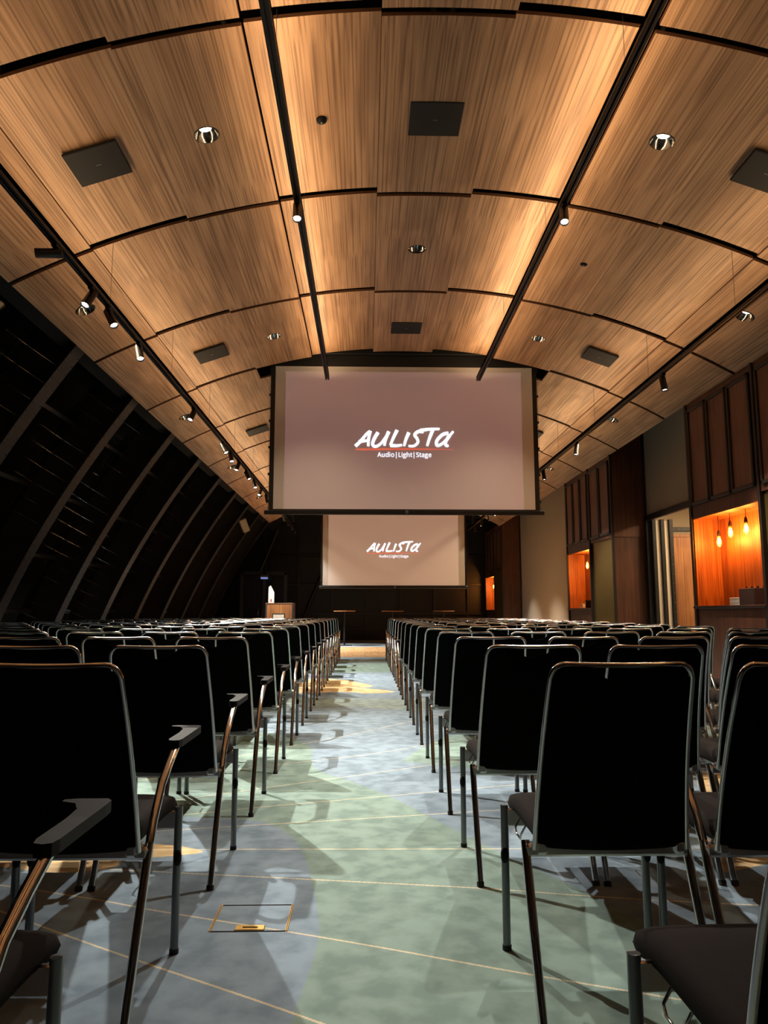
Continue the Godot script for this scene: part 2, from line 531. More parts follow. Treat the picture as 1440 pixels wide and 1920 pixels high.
# ---------------------------------------------------------------- ceiling fittings
func track(called: String, label: String, x: float, y: float, f0: float, f1: float, glow_w: float) -> void:
	var t := thing(called, label, "light track", P(x, y, (f0 + f1) / 2.0))
	var hl := (f1 - f0) / 2.0
	var st := mb()
	rbox(st, Vector3(-0.03, -0.025, -hl), Vector3(-0.006, 0.045, hl), 0.003)
	rbox(st, Vector3(0.006, -0.025, -hl), Vector3(0.03, 0.045, hl), 0.003)
	rbox(st, Vector3(-0.03, 0.0, -hl), Vector3(0.03, 0.045, hl), 0.003)
	build(st, "rail", M.track_black, t)
	st = mb()
	rbox(st, Vector3(-0.02, 0.0455, -hl + 0.02), Vector3(0.02, 0.049, hl - 0.02), 0.001)
	build(st, "strip_light", M.strip_light, t)
	var j := ROW0 - ROW_LEN
	while j < f1:
		if j > f0:
			st = mb()
			var gap := arc_y(x) + 0.05 - y
			tube(st, [P(0, 0.04, j - (f0 + f1) / 2.0), P(0, gap, j - (f0 + f1) / 2.0)], 0.0022, 5)
			build(st, "suspension_wire", M.grey_metal, t)
		j += ROW_LEN
	var l := AreaLight3D.new()
	l.name = "strip_area_light"
	l.area_size = Vector2(0.04, hl * 2.0 - 0.04)
	l.light_color = Color(1.0, 0.84, 0.64)
	l.light_energy = glow_w * hl * 2.0
	l.shadow_enabled = true
	l.rotation_degrees.x = 90
	l.position = Vector3(0, 0.054, 0)
	t.add_child(l)

func spot(label: String, x: float, y: float, f: float, aim: Vector3, energy: float, cone := 38.0, lit := true) -> void:
	var t := thing("track_spotlight", label, "spotlight", P(x, y, f), 0.0, "cylinder spotlights on the light tracks")
	var st := mb()
	rbox(st, Vector3(-0.022, -0.05, -0.05), Vector3(0.022, -0.022, 0.05), 0.003)
	tube(st, [Vector3(0, -0.045, 0), Vector3(0, -0.085, 0)], 0.012, 8)
	build(st, "adapter", M.track_black, t)
	var d := aim.normalized()
	var side := d.cross(Vector3.FORWARD if absf(d.z) < 0.9 else Vector3.RIGHT).normalized()
	var bs := Basis(side, -d, side.cross(-d))
	var xf := Transform3D(bs, Vector3(0, -0.085, 0))
	st = mb()
	lathe(st, [Vector2(0.0, 0.045), Vector2(0.034, 0.045), Vector2(0.037, 0.04), Vector2(0.037, -0.145), Vector2(0.033, -0.145), Vector2(0.031, -0.125), Vector2(0.0, -0.125)], xf, 20)
	build(st, "housing", M.track_black, t)
	st = mb()
	lathe(st, [Vector2(0.0, -0.1275), Vector2(0.031, -0.1275), Vector2(0.031, -0.1265)], xf, 20)
	build(st, "lens", M.lens if lit else M.plastic, t)
	if lit:
		var l := SpotLight3D.new()
		l.name = "spot_beam"
		l.light_color = Color(1.0, 0.97, 0.92)
		l.light_energy = energy
		l.spot_angle = cone
		l.spot_angle_attenuation = 0.6
		l.spot_range = 40
		l.spot_attenuation = 2.0
		l.light_size = 0.03
		l.shadow_enabled = true
		t.add_child(l)
		l.look_at_from_position(t.position + xf * Vector3(0, -0.15, 0), t.position + xf * Vector3(0, -1.5, 0), Vector3.FORWARD if absf(d.z) < 0.9 else Vector3.RIGHT)

func vault_at(x: float, f: float, drop := 0.0) -> Transform3D:
	return Transform3D(Basis(Vector3(0, 0, 1), -arc_tilt(x)), P(x, arc_y(x) - drop, f))

func downlight(label: String, x: float, f: float, energy: float) -> void:
	var t := thing("downlight", label, "downlight", Vector3.ZERO, 0.0, "recessed chrome downlights in the ceiling")
	t.transform = vault_at(x, f, 0.0)
	var st := mb()
	lathe(st, [Vector2(0.093, 0.0), Vector2(0.094, -0.007), Vector2(0.101, -0.006), Vector2(0.103, 0.002)], Transform3D.IDENTITY, 28)
	build(st, "rim", M.black, t)
	st = mb()
	lathe(st, [Vector2(0.094, -0.0075), Vector2(0.085, 0.012), Vector2(0.066, 0.04), Vector2(0.05, 0.06)], Transform3D.IDENTITY, 28)
	build(st, "reflector", M.chrome, t)
	st = mb()
	lathe(st, [Vector2(0.0, 0.0585), Vector2(0.05, 0.0585), Vector2(0.05, 0.0605)], Transform3D.IDENTITY, 24)
	build(st, "downlight_lens", M.downlight_glow, t)
	var l := SpotLight3D.new()
	l.name = "downlight_beam"
	l.light_color = Color(1.0, 0.88, 0.72)
	l.light_energy = energy
	l.spot_angle = 48
	l.spot_angle_attenuation = 0.8
	l.spot_range = 30
	l.spot_attenuation = 2.0
	l.light_size = 0.04
	l.shadow_enabled = true
	l.position = Vector3(0, 0.045, 0)
	l.rotation_degrees.x = -90
	t.add_child(l)

func ceiling_plate(label: String, x: float, f: float) -> void:
	var t := thing("ceiling_speaker", label, "speaker", Vector3.ZERO, 0.0, "square black speakers in the ceiling")
	t.transform = vault_at(x, f, 0.0)
	var st := mb()
	rbox(st, Vector3(-0.21, -0.03, -0.205), Vector3(0.21, -0.006, 0.205), 0.006)
	build(st, "grille", M.speaker_black, t)
	st = mb()
	rbox(st, Vector3(-0.02, -0.0315, -0.004), Vector3(0.02, -0.0295, 0.004), 0.0005)
	build(st, "badge", M.grey_metal, t)

# ---------------------------------------------------------------- projection screens
func brush(st: SurfaceTool, pts: Array, w0: float, w1: float, s: float, o: Vector3, z: float) -> void:
	# one brush stroke: pts in logo units, tapering from w0 to w1, with thickness
	var line := []
	for p in smooth_line(pts, 5): line.append(Vector2(p[0], p[1]))
	var L := []
	var R := []
	for i in line.size():
		var d: Vector2 = (line[mini(i + 1, line.size() - 1)] - line[maxi(i - 1, 0)]).normalized()
		var w := lerpf(w0, w1, float(i) / (line.size() - 1)) / 2.0
		L.append(line[i] + d.orthogonal() * w)
		R.append(line[i] - d.orthogonal() * w)
	var poly := L.duplicate()
	for i in range(R.size() - 1, -1, -1): poly.append(R[i])
	for i in L.size() - 1:
		var q := [L[i], L[i + 1], R[i + 1], R[i]]
		var v := []
		for p in q: v.append(o + Vector3(p.x * s, p.y * s, z))
		var mid: Vector3 = (v[0] + v[2]) / 2.0 - Vector3(0, 0, 0.01)
		quad(st, v[0], v[1], v[2], v[3], mid)

func screen(called: String, label: String, x0: float, x1: float, y0: float, y1: float, f: float, border: float, bar_over: float, em: float, tint: Color) -> void:
	var t := thing(called, label, "screen", P((x0 + x1) / 2.0, y0, f))
	var hw := (x1 - x0) / 2.0
	var hh := y1 - y0
	# cloth; rectangle emits, standing in for projector and room light falling on it
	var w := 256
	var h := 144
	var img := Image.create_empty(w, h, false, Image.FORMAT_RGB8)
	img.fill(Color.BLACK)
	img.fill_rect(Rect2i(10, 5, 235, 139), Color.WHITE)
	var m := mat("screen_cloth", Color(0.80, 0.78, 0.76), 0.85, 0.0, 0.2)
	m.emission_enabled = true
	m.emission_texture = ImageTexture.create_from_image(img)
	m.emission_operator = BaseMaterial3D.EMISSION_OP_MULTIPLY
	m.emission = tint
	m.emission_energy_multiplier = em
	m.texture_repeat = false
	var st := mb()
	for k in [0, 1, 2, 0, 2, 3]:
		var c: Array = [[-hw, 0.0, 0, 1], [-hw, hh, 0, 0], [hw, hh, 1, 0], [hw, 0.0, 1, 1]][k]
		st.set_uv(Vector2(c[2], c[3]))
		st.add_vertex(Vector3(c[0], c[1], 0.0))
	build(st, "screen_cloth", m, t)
	st = mb()
	rbox(st, Vector3(-hw, 0, -0.006), Vector3(hw, hh, -0.002), 0.001)
	build(st, "backing", M.screen_back, t)
	st = mb()
	rbox(st, Vector3(-hw - border, -0.02, -0.004), Vector3(-hw, hh + 0.2, 0.003), 0.001)
	rbox(st, Vector3(hw, -0.02, -0.004), Vector3(hw + border, hh + 0.2, 0.003), 0.001)
	rbox(st, Vector3(-hw, hh, -0.004), Vector3(hw, hh + 0.2, 0.003), 0.001)
	rbox(st, Vector3(-hw, -0.03, -0.004), Vector3(hw, 0.0, 0.003), 0.001)
	build(st, "border", M.black, t)
	st = mb()
	rbox(st, Vector3(-hw - bar_over, -0.085, -0.03), Vector3(hw + bar_over, -0.02, 0.03), 0.008)
	build(st, "bottom_bar", M.track_black, t)
	st = mb()
	lathe(st, [Vector2(0.0, 0.0), Vector2(0.03, 0.0), Vector2(0.026, 0.006), Vector2(0.0, 0.007)], Transform3D(Basis(Vector3.RIGHT, PI / 2), Vector3(0.03, -0.045, 0.029)), 12)
	build(st, "bar_emblem", M.grey_metal, t)
	for s in [-1.0, 1.0]:
		for k in 6:
			st = mb()
			rbox(st, Vector3(s * (hw + border) - 0.02, 0.1 + k * hh / 5.4, -0.008), Vector3(s * (hw + border) + 0.02, 0.14 + k * hh / 5.4, 0.006), 0.004)
			build(st, "tension_tab", M.black, t)
		st = mb()
		tube(st, [Vector3(s * (hw + border + 0.012), -0.03, 0), Vector3(s * (hw + border + 0.012), hh + 0.2, 0)], 0.002, 5)
		build(st, "tension_cord", M.black, t)
	st = mb()
	rbox(st, Vector3(-hw - 0.12, hh + 0.17, -0.09), Vector3(hw + 0.12, hh + 0.31, 0.09), 0.01)
	build(st, "roller_case", M.black, t)
	if f > 15.0:
		for s in [-1.0, 1.0]:
			st = mb()
			tube(st, [Vector3(s * hw * 0.8, hh + 0.3, 0), Vector3(s * hw * 0.8, arc_y((x0 + x1) / 2.0 + s * hw * 0.8) - y0 + 0.02, 0)], 0.006, 6)
			build(st, "hanger", M.black, t)
	# logo: brush capitals, underline, small line of text
	var s := hw * 2.0 * 0.378 / 10.0
	var o := Vector3(0.0 - 5.0 * s, hh * 0.385, 0.0)
	var logo := Node3D.new()
	logo.name = "projected_logo"
	t.add_child(logo)
	st = mb()
	var strokes := [
		[[0.0, 0.75], [0.55, 1.3], [1.15, 2.05], [1.5, 2.35]], [[1.5, 2.35], [1.35, 1.6], [1.3, 0.75]], [[0.35, 1.22], [0.9, 1.3], [1.45, 1.35]],
		[[2.3, 2.2], [1.9, 1.5], [1.75, 0.95], [2.05, 0.72], [2.6, 1.05], [3.1, 1.75], [3.4, 2.3]], [[3.4, 2.3], [3.05, 1.4], [2.95, 0.8]],
		[[4.25, 2.45], [3.85, 1.6], [3.55, 0.85]], [[3.55, 0.85], [4.2, 0.82], [4.75, 0.9]],
		[[5.45, 2.2], [5.15, 1.5], [4.95, 0.78]],
		[[6.95, 2.3], [6.4, 2.3], [6.05, 1.95], [6.3, 1.55], [6.35, 1.15], [5.95, 0.8], [5.4, 0.8]],
		[[6.6, 2.42], [7.5, 2.55], [8.6, 2.6]], [[7.9, 2.5], [7.55, 1.6], [7.3, 0.8]],
		[[9.5, 2.15], [8.9, 2.0], [8.3, 1.35], [8.35, 0.85], [8.9, 1.1], [9.5, 1.75], [10.0, 2.35]], [[9.6, 1.9], [9.2, 1.25], [9.25, 0.85], [9.5, 0.85]]]
	for k in strokes.size():
		brush(st, strokes[k], 0.36, 0.23, s, o, 0.004 + 0.0002 * k)
	build(st, "brush_lettering", M.logo_white, logo)
	st = mb()
	brush(st, [[0.05, 0.42], [2.5, 0.46], [5.5, 0.5], [8.0, 0.48], [10.0, 0.44]], 0.17, 0.06, s, o, 0.004)
	brush(st, [[0.6, 0.38], [3.0, 0.42], [6.0, 0.44], [9.2, 0.47]], 0.14, 0.08, s, o, 0.0042)
	build(st, "underline", M.logo_red, logo)
	var tm := TextMesh.new()
	var f_ := SystemFont.new()
	f_.font_names = PackedStringArray(["Droid Sans"])
	tm.font = f_
	tm.text = "Audio|Light|Stage"
	tm.font_size = 64
	tm.pixel_size = s * 0.66 / 64.0
	tm.depth = 0.002
	var txt := MeshInstance3D.new()
	txt.mesh = tm
	txt.material_override = M.logo_white
	txt.name = "tagline_lettering"
	logo.add_child(txt, true)
	txt.position = Vector3(0, o.y - 0.12 * s, 0.005)

# ---------------------------------------------------------------- bar cabinets
func uvbox(st: SurfaceTool, x0: float, x1: float, y0: float, y1: float, f0: float, f1: float, su := 1.0) -> void:
	# plain box with veneer coordinates: u across the grain, v up
	var lo := P(x0, y0, f1)
	var hi := P(x1, y1, f0)
	var off := Vector2(rng.randf(), rng.randf())
	for a in 3:
		for s in [0, 1]:
			var q := []
			for w in [[0, 0], [1, 0], [1, 1], [0, 1]]:
				var p := Vector3()
				p[a] = [lo, hi][s][a]
				p[(a + 1) % 3] = [lo, hi][w[0]][(a + 1) % 3]
				p[(a + 2) % 3] = [lo, hi][w[1]][(a + 2) % 3]
				q.append(p)
			var mid := (lo + hi) / 2.0
			for k in [[0, 1, 2], [0, 2, 3]]:
				var tr := [q[k[0]], q[k[1]], q[k[2]]]
				if (tr[1] - tr[0]).cross(tr[2] - tr[0]).dot((tr[0] + tr[1] + tr[2]) / 3.0 - mid) > 0.0:
					tr = [tr[0], tr[2], tr[1]]
				for v in tr:
					var uv := Vector2(v.x, v.z) if a == 1 else Vector2(v.z if a == 0 else v.x, v.y)
					st.set_uv(Vector2(uv.x * su / 0.9, uv.y / 2.2) + off)
					st.set_uv2(Vector2(uv.x, uv.y) / 2.3 + off)
					st.add_vertex(v)

func framed_door(parent: Node, f0: float, f1: float, y0: float, y1: float) -> void:
	# raised moulding frame with a lighter inset panel, on the face x = 4.5
	var st := mb()
	uvbox(st, 4.492, 4.51, y0 + 0.03, y1 - 0.03, f0 + 0.03, f1 - 0.03)
	var d := build(st, "door_panel", M.panel_wood, parent)
	st = mb()
	fbox(st, 4.468, 4.505, y0, y1, f0, f0 + 0.045, 0.01)
	fbox(st, 4.468, 4.505, y0, y1, f1 - 0.045, f1, 0.01)
	fbox(st, 4.468, 4.505, y0, y0 + 0.045, f0, f1, 0.01)
	fbox(st, 4.468, 4.505, y1 - 0.045, y1, f0, f1, 0.01)
	build(st, "moulding", M.dark_trim, d)

func bar_cabinet(label: String, f0: float, fs: float, f1: float, bulbs: Array, where: String) -> void:
	# f0 near end, fs where the brass panel meets the niche, f1 far end
	var t := thing("bar_cabinet", label, "cabinet")
	var st := mb()
	uvbox(st, 4.5, 5.14, 2.42, 4.6, f0 - 0.02, f0 + 0.03)
	build(st, "end_panel", M.red_wood, t)
	st = mb()
	uvbox(st, 4.515, 5.14, 0.0, 2.42, f0, f0 + 0.03)
	build(st, "end_panel", M.red_wood, t)
	st = mb()
	fbox(st, 4.485, 4.53, 0, 4.03, f0 - 0.03, f0 + 0.02, 0.006)
	fbox(st, 5.09, 5.145, 0, 4.6, f0 - 0.035, f0 + 0.02, 0.006)
	fbox(st, 4.485, 4.56, 0, 4.03, f1 - 0.03, f1 + 0.03, 0.006)
	fbox(st, 4.485, 4.56, 0, 4.03, fs - 0.025, fs + 0.025, 0.006)
	build(st, "post", M.dark_trim, t)
	st = mb()
	uvbox(st, 4.51, 5.12, 2.42, 4.03, f0 + 0.03, fs)
	uvbox(st, 4.51, 5.12, 2.33, 4.03, fs, f1)
	build(st, "upper_cabinet", M.red_wood, t)
	var w := (fs - f0 - 0.12) / 2.0
	for k in 2:
		framed_door(t, f0 + 0.06 + k * w, f0 + 0.03 + (k + 1) * w, 2.49, 3.86)
	w = (f1 - fs - 0.10) / 3.0
	for k in 3:
		framed_door(t, fs + 0.05 + k * w, fs + 0.02 + (k + 1) * w, 2.50, 3.86)
	st = mb()
	fbox(st, 4.54, 4.58, 0.0, 2.42, f0 + 0.02, fs - 0.02, 0.003)
	build(st, "brass_panel", M.brass, t)
	st = mb()
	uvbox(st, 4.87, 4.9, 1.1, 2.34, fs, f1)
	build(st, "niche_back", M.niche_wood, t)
	st = mb()
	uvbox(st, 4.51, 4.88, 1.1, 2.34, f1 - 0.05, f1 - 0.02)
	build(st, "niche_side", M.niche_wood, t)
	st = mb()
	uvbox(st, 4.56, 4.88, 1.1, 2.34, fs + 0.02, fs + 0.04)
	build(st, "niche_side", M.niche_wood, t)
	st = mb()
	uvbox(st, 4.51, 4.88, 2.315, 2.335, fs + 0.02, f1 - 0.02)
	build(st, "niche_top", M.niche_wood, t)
	st = mb()
	fbox(st, 4.47, 5.0, 1.10, 1.135, fs - 0.02, f1 + 0.02, 0.004)
	build(st, "counter", M.dark_trim, t)
	st = mb()
	uvbox(st, 4.52, 5.1, 0.0, 1.10, fs, f1)
	build(st, "base_cabinet", M.red_wood, t)
	for b in bulbs:
		var p := thing("pendant_bulb", "glowing filament bulb on dark cord, %s, %s" % [b[2], where], "bulb", P(4.68, b[1], b[0]), 0.0, "filament bulbs in the bar niches")
		st = mb()
		tube(st, [Vector3(0, 0.11, 0), Vector3(0.003, 0.2, 0), Vector3(0, 2.316 - b[1], 0)], 0.004, 6)
		build(st, "cord", M.black, p)
		st = mb()
		lathe(st, [Vector2(0.006, 0.135), Vector2(0.014, 0.12), Vector2(0.022, 0.09), Vector2(0.022, 0.052), Vector2(0.0, 0.05)], Transform3D.IDENTITY, 14)
		build(st, "socket", M.dark_trim, p)
		st = mb()
		lathe(st, [Vector2(0.015, 0.055), Vector2(0.019, 0.03), Vector2(0.032, -0.03), Vector2(0.031, -0.055), Vector2(0.018, -0.08), Vector2(0.004, -0.09)], Transform3D.IDENTITY, 16)
		var g := build(st, "bulb_glass", M.bulb_glass, p)
		st = mb()
		var zig := []
		for k in 9: zig.append(Vector3(0.016 * cos(k * PI * 0.75), 0.03 if k % 2 == 0 else -0.055, 0.016 * sin(k * PI * 0.75)))
		tube(st, zig, 0.0028, 5)
		build(st, "filament", M.filament, g)
		var l := OmniLight3D.new()
		l.name = "bulb_light"
		l.light_color = Color(1.0, 0.62, 0.27)
		l.light_energy = 0.42
		l.light_size = 0.03
		l.omni_range = 12
		l.omni_attenuation = 2.0
		l.shadow_enabled = true
		l.position = Vector3(0, -0.01, 0)
		p.add_child(l)

# ================================================================ scene
func _ready() -> void:
	rng.seed = 7
	# ---- camera
	var cam := Camera3D.new()
	cam.name = "camera"
	cam.fov = rad_to_deg(2.0 * atan(960.0 / 1390.0))
	cam.near = 0.05
	cam.far = 120
	add_child(cam)
	cam.position = Vector3(0, 1.05, 0)
	cam.rotation = Vector3(atan(188.0 / 1390.0), -atan(33.0 / sqrt(1390.0 * 1390.0 + 188.0 * 188.0)), 0)
	cam.current = true
	# ---- night outside; all light comes from the fittings
	var we := WorldEnvironment.new()
	we.name = "environment"
	var e := Environment.new()
	e.background_mode = Environment.BG_COLOR
	e.background_color = Color(0.012, 0.014, 0.018)
	e.tonemap_mode = Environment.TONE_MAPPER_LINEAR
	e.tonemap_exposure = 1.15
	e.sdfgi_enabled = true
	e.ssao_enabled = true
	e.ssil_enabled = true
	we.environment = e
	add_child(we)
	make_materials()
	M.carpet_mottle = noise_tex(512, 512, 0.02, [Color(0.87, 0.875, 0.88), Color(0.955, 0.955, 0.955), Color(1, 1, 1)], [0.25, 0.5, 0.72], 77, 6)
	var flat_img := Image.create_empty(4, 4, false, Image.FORMAT_RGB8)
	flat_img.fill(Color(0.5, 0.5, 1.0))
	M.carpet_flat = ImageTexture.create_from_image(flat_img)
	M.carpet_pile = noise_tex(512, 512, 0.25, [], [], 78, 3, true)

	# ---- floor
	var fl := structure("floor", "patterned blue green carpet with a timber strip before the far end")
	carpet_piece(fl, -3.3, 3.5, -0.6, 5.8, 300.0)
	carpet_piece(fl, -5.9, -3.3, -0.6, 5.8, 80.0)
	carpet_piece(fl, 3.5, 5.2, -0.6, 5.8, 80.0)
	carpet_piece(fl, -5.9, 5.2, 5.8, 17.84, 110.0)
	var st := mb()
	fbox(st, -6.2, 7.6, -0.2, -0.004, -3.2, 29.2, 0.001)
	build(st, "slab", M.void, fl)
	st = mb()
	fbox(st, -5.9, 5.2, -0.02, -0.001, -3.2, -0.6, 0.001)
	fbox(st, -5.9, 5.2, -0.02, 0.0, 23.0, 29.0, 0.001)
	fbox(st, 5.2, 7.6, -0.02, 0.0, 9.0, 15.0, 0.001)
	build(st, "plain_carpet", mat("plain_carpet", Color(0.49, 0.55, 0.60), 0.95, 0.0, 0.15), fl)
	for k in 36:
		st = mb()
		var x0 := -5.9 + k * 0.309
		uvbox(st, x0, x0 + 0.306, -0.02, 0.001, 17.84, 23.0, 1.0)
		build(st, "plank", M.stage_wood, fl)

	# ---- ceiling: veneer panels on a vault, dark void above
	var ce := structure("ceiling", "barrel vault of warm veneer panels with dark joints")
	var cols := [[-3.27, -2.548, 0.0], [-2.545, -1.673, 0.012], [-1.67, -0.835, -0.004], [-0.82, 0.087, 0.016], [0.09, 0.98, -0.02], [0.983, 1.895, 0.016], [1.91, 2.765, -0.004], [2.768, 3.652, 0.012], [3.655, 4.5, 0.0]]
	var holes := [Vector2(ARC_X, 7.6)]
	for s in [-1.0, 1.0]:
		for q in [[1.81, 5.42], [1.81, 9.72], [3.49, 7.48], [3.49, 11.78], [3.49, 15.95], [3.49, 20.2]]: holes.append(Vector2(ARC_X + s * q[0], q[1]))
	var k0 := -3
	while k0 < 10:
		var f0 := ROW0 + ROW_LEN * k0 + 0.042
		var f1 := ROW0 + ROW_LEN * (k0 + 1) - 0.042
		if k0 == 9: f1 = 24.8
		for c in cols.size():
			var x0: float = cols[c][0]
			var x1: float = cols[c][1]
			var a0 := f0 + (0.42 if k0 == 3 and c >= 2 and c <= 6 else 0.0)
			var a1 := f1 + (0.018 if c % 2 == 0 else -0.012)
			st = mb()
			var off := Vector2(rng.randf(), rng.randf())
			var T := 0.028
			var hole := Vector2(-99, 0)
			for q in holes:
				if q.x > x0 and q.x < x1 and q.y > a0 and q.y < a1: hole = q
			var g := func(x: float, top: float, f: float) -> Vector3:
				return P(x, arc_y(x) + cols[c][2] + top, f)
			var put := func(x: float, tp: float, f: float) -> void:
				var v: Vector3 = g.call(x, tp, f)
				st.set_uv(Vector2((x - x0) / 0.9, f / 2.2) + off)
				st.set_uv2(Vector2((x - x0) / 1.3, f / 3.1) + off)
				st.add_vertex(v)
			var face := func(q: Array) -> void:      # corners (x, f) anticlockwise from above
				for tp in [0.0, T]:
					var od := [0, 1, 2, 0, 2, 3] if tp > 0.0 else [0, 2, 1, 0, 3, 2]
					for j in od: put.call(q[j][0], tp, q[j][1])
			var xs := []
			var nseg := 6
			if hole.x < -90:
				for i in nseg + 1: xs.append(lerpf(x0, x1, float(i) / nseg))
			else:
				for i in 4: xs.append(lerpf(x0, hole.x - 0.12, i / 3.0))
				for i in 4: xs.append(lerpf(hole.x + 0.12, x1, i / 3.0))
			nseg = xs.size() - 1
			for i in nseg:
				if hole.x > -90 and i == 3:
					face.call([[xs[i], a0], [xs[i + 1], a0], [xs[i + 1], hole.y - 0.12], [xs[i], hole.y - 0.12]])
					face.call([[xs[i], hole.y + 0.12], [xs[i + 1], hole.y + 0.12], [xs[i + 1], a1], [xs[i], a1]])
					for k in 32:
						var q := []
						for w in [[k, 0], [k, 1], [k + 1, 1], [k + 1, 0]]:
							var an: float = TAU * w[0] / 32.0
							var dd := Vector2(cos(an), sin(an))
							var rr := 0.097 if w[1] == 0 else 0.12 / maxf(absf(dd.x), absf(dd.y))
							q.append([hole.x + dd.x * rr, hole.y + dd.y * rr])
						face.call(q)
				else:
					face.call([[xs[i], a0], [xs[i + 1], a0], [xs[i + 1], a1], [xs[i], a1]])
			build(st, "panel", [M.ceil_a, M.ceil_b, M.ceil_c][rng.randi() % 3], ce)
			# solid edges of the slab
			st = mb()
			var cen := P((x0 + x1) / 2.0, arc_y((x0 + x1) / 2.0) + cols[c][2], (a0 + a1) / 2.0)
			for i in nseg:
				for ff in [a0, a1]:
					quad(st, g.call(xs[i], 0.0, ff), g.call(xs[i + 1], 0.0, ff), g.call(xs[i + 1], T, ff), g.call(xs[i], T, ff), cen)
			for x in [x0, x1]:
				quad(st, g.call(x, 0.0, a0), g.call(x, 0.0, a1), g.call(x, T, a1), g.call(x, T, a0), cen)
			var pn: MeshInstance3D = ce.get_child(ce.get_child_count() - 1)
			build(st, "panel_edge", M.wood_edge, pn)
		k0 += 1
	st = mb()
	for i in 24:
		var x0 := -3.6 + 8.8 * i / 24.0
		var x1 := -3.6 + 8.8 * (i + 1) / 24.0
		var lo := func(x: float) -> float: return arc_y(clampf(x, -3.6, 4.45)) + (0.3 if x < 4.4 else 0.72)
		quad(st, P(x0, lo.call(x0), -3.2), P(x1, lo.call(x1), -3.2), P(x1, lo.call(x1), 29.0), P(x0, lo.call(x0), 29.0), P(x0, 99, 10))
		quad(st, P(x0, lo.call(x0) + 0.2, -3.2), P(x1, lo.call(x1) + 0.2, -3.2), P(x1, lo.call(x1) + 0.2, 29.0), P(x0, lo.call(x0) + 0.2, 29.0), P(x0, 0, 10))
	build(st, "roof_void", M.void, ce)

	# ---- right wall
	var wr := structure("wall_right", "plain cream plaster wall behind the bar cabinets")
	st = mb()
	fbox(st, 5.15, 5.32, 0, 5.6, -3.2, 9.6, 0.002)
	fbox(st, 5.15, 5.32, 0, 5.6, 13.32, 29.0, 0.002)
	fbox(st, 5.15, 5.32, 2.77, 5.6, 9.6, 13.32, 0.002)
	build(st, "plaster", M.cream, wr)
	st = mb()
	fbox(st, 5.08, 5.15, 2.70, 2.80, 9.6, 13.38, 0.006)
	fbox(st, 5.08, 5.16, 0, 2.80, 13.28, 13.38, 0.006)
	build(st, "door_frame", M.steel, wr)
	# lit side room seen through the opening
	st = mb()
	fbox(st, 7.4, 7.6, 0, 3.4, 9.0, 15.0, 0.002)
	fbox(st, 5.32, 7.6, 0, 3.4, 14.6, 15.0, 0.002)
	fbox(st, 5.32, 7.6, 0, 3.4, 8.8, 9.0, 0.002)
	fbox(st, 5.32, 7.6, 3.2, 3.5, 8.8, 15.0, 0.002)
	build(st, "side_room", M.white_wall, wr)
	var fp := thing("folding_partition", "stacked folding wall panels with dark edges in the doorway", "partition")
	for k in 3:
		st = mb()
		var px: float = [5.16, 5.315, 5.47][k]
		fbox(st, px, px + 0.07, 0, 2.72, 13.20, 13.30, 0.006)
		build(st, "panel_edge", M.steel, fp)
		if k < 2:
			st = mb()
			fbox(st, px + 0.07, px + 0.155, 0, 2.70, 13.24, 13.30, 0.003)
			build(st, "panel_face", M.white_wall, fp)
	st = mb()
	for k in 14:
		lathe(st, [Vector2(0.008, 0), Vector2(0.005, 0.005), Vector2(0, 0.006)], Transform3D(Basis(Vector3.RIGHT, PI / 2), P(5.51, 0.2 + k * 0.17, 13.2)), 8)
	var rv := build(st, "rivets", M.grey_metal, fp)
	rv.set_meta("kind", "stuff")
	var dl := thing("wooden_door_leaf", "light oak door leaf standing open behind the folding partition", "door")
	st = mb()
	uvbox(st, 5.57, 6.5, 0.0, 2.42, 13.42, 13.47)
	build(st, "leaf", M.lectern_wood, dl)
	st = mb()
	uvbox(st, 5.56, 6.5, 2.42, 2.47, 13.41, 13.48)
	build(st, "top_rail", M.lectern_wood, dl)
	var bm := thing("riveted_beam", "dark riveted steel beam above the oak door leaf", "beam")
	st = mb()
	fbox(st, 5.54, 7.4, 2.52, 2.60, 13.40, 13.48, 0.004)
	build(st, "beam", M.steel, bm)
	st = mb()
	for k in 12:
		lathe(st, [Vector2(0.013, 0), Vector2(0.009, 0.007), Vector2(0, 0.009)], Transform3D(Basis(Vector3.RIGHT, PI / 2), P(5.62 + k * 0.11, 2.56, 13.4)), 8)
	var rv2 := build(st, "rivets", M.grey_metal, bm)
	rv2.set_meta("kind", "stuff")
	var rl := thing("side_room_lamp", "white ceiling lamp in the lit side room behind the doorway", "lamp", P(6.4, 3.17, 12.0))
	st = mb()
	rbox(st, Vector3(-0.3, 0.0, -0.6), Vector3(0.3, 0.03, 0.6), 0.006)
	build(st, "lamp_housing", M.white_wall, rl)
	st = mb()
	rbox(st, Vector3(-0.27, -0.006, -0.57), Vector3(0.27, 0.001, 0.57), 0.002)
	build(st, "lamp_diffuser", glow("side_lamp_glow", Color(1.0, 0.85, 0.66), 2.0), rl)
	var al := AreaLight3D.new()
	al.name = "side_room_area_light"
	al.area_size = Vector2(0.54, 1.14)
	al.light_color = Color(1.0, 0.85, 0.66)
	al.light_energy = 9.0
	al.shadow_enabled = true
	al.rotation_degrees.x = -90
	al.position = Vector3(0, -0.012, 0)
	rl.add_child(al)

	# ---- bar cabinets with lit niches
	bar_cabinet("dark wood bar cabinet with lit niche beside the doorway", 6.86, 8.29, 10.1, [[9.70, 2.0, "lowest of three"], [9.38, 2.09, "middle of three"], [8.98, 2.09, "nearest the brass panel"]], "niche beside the doorway")
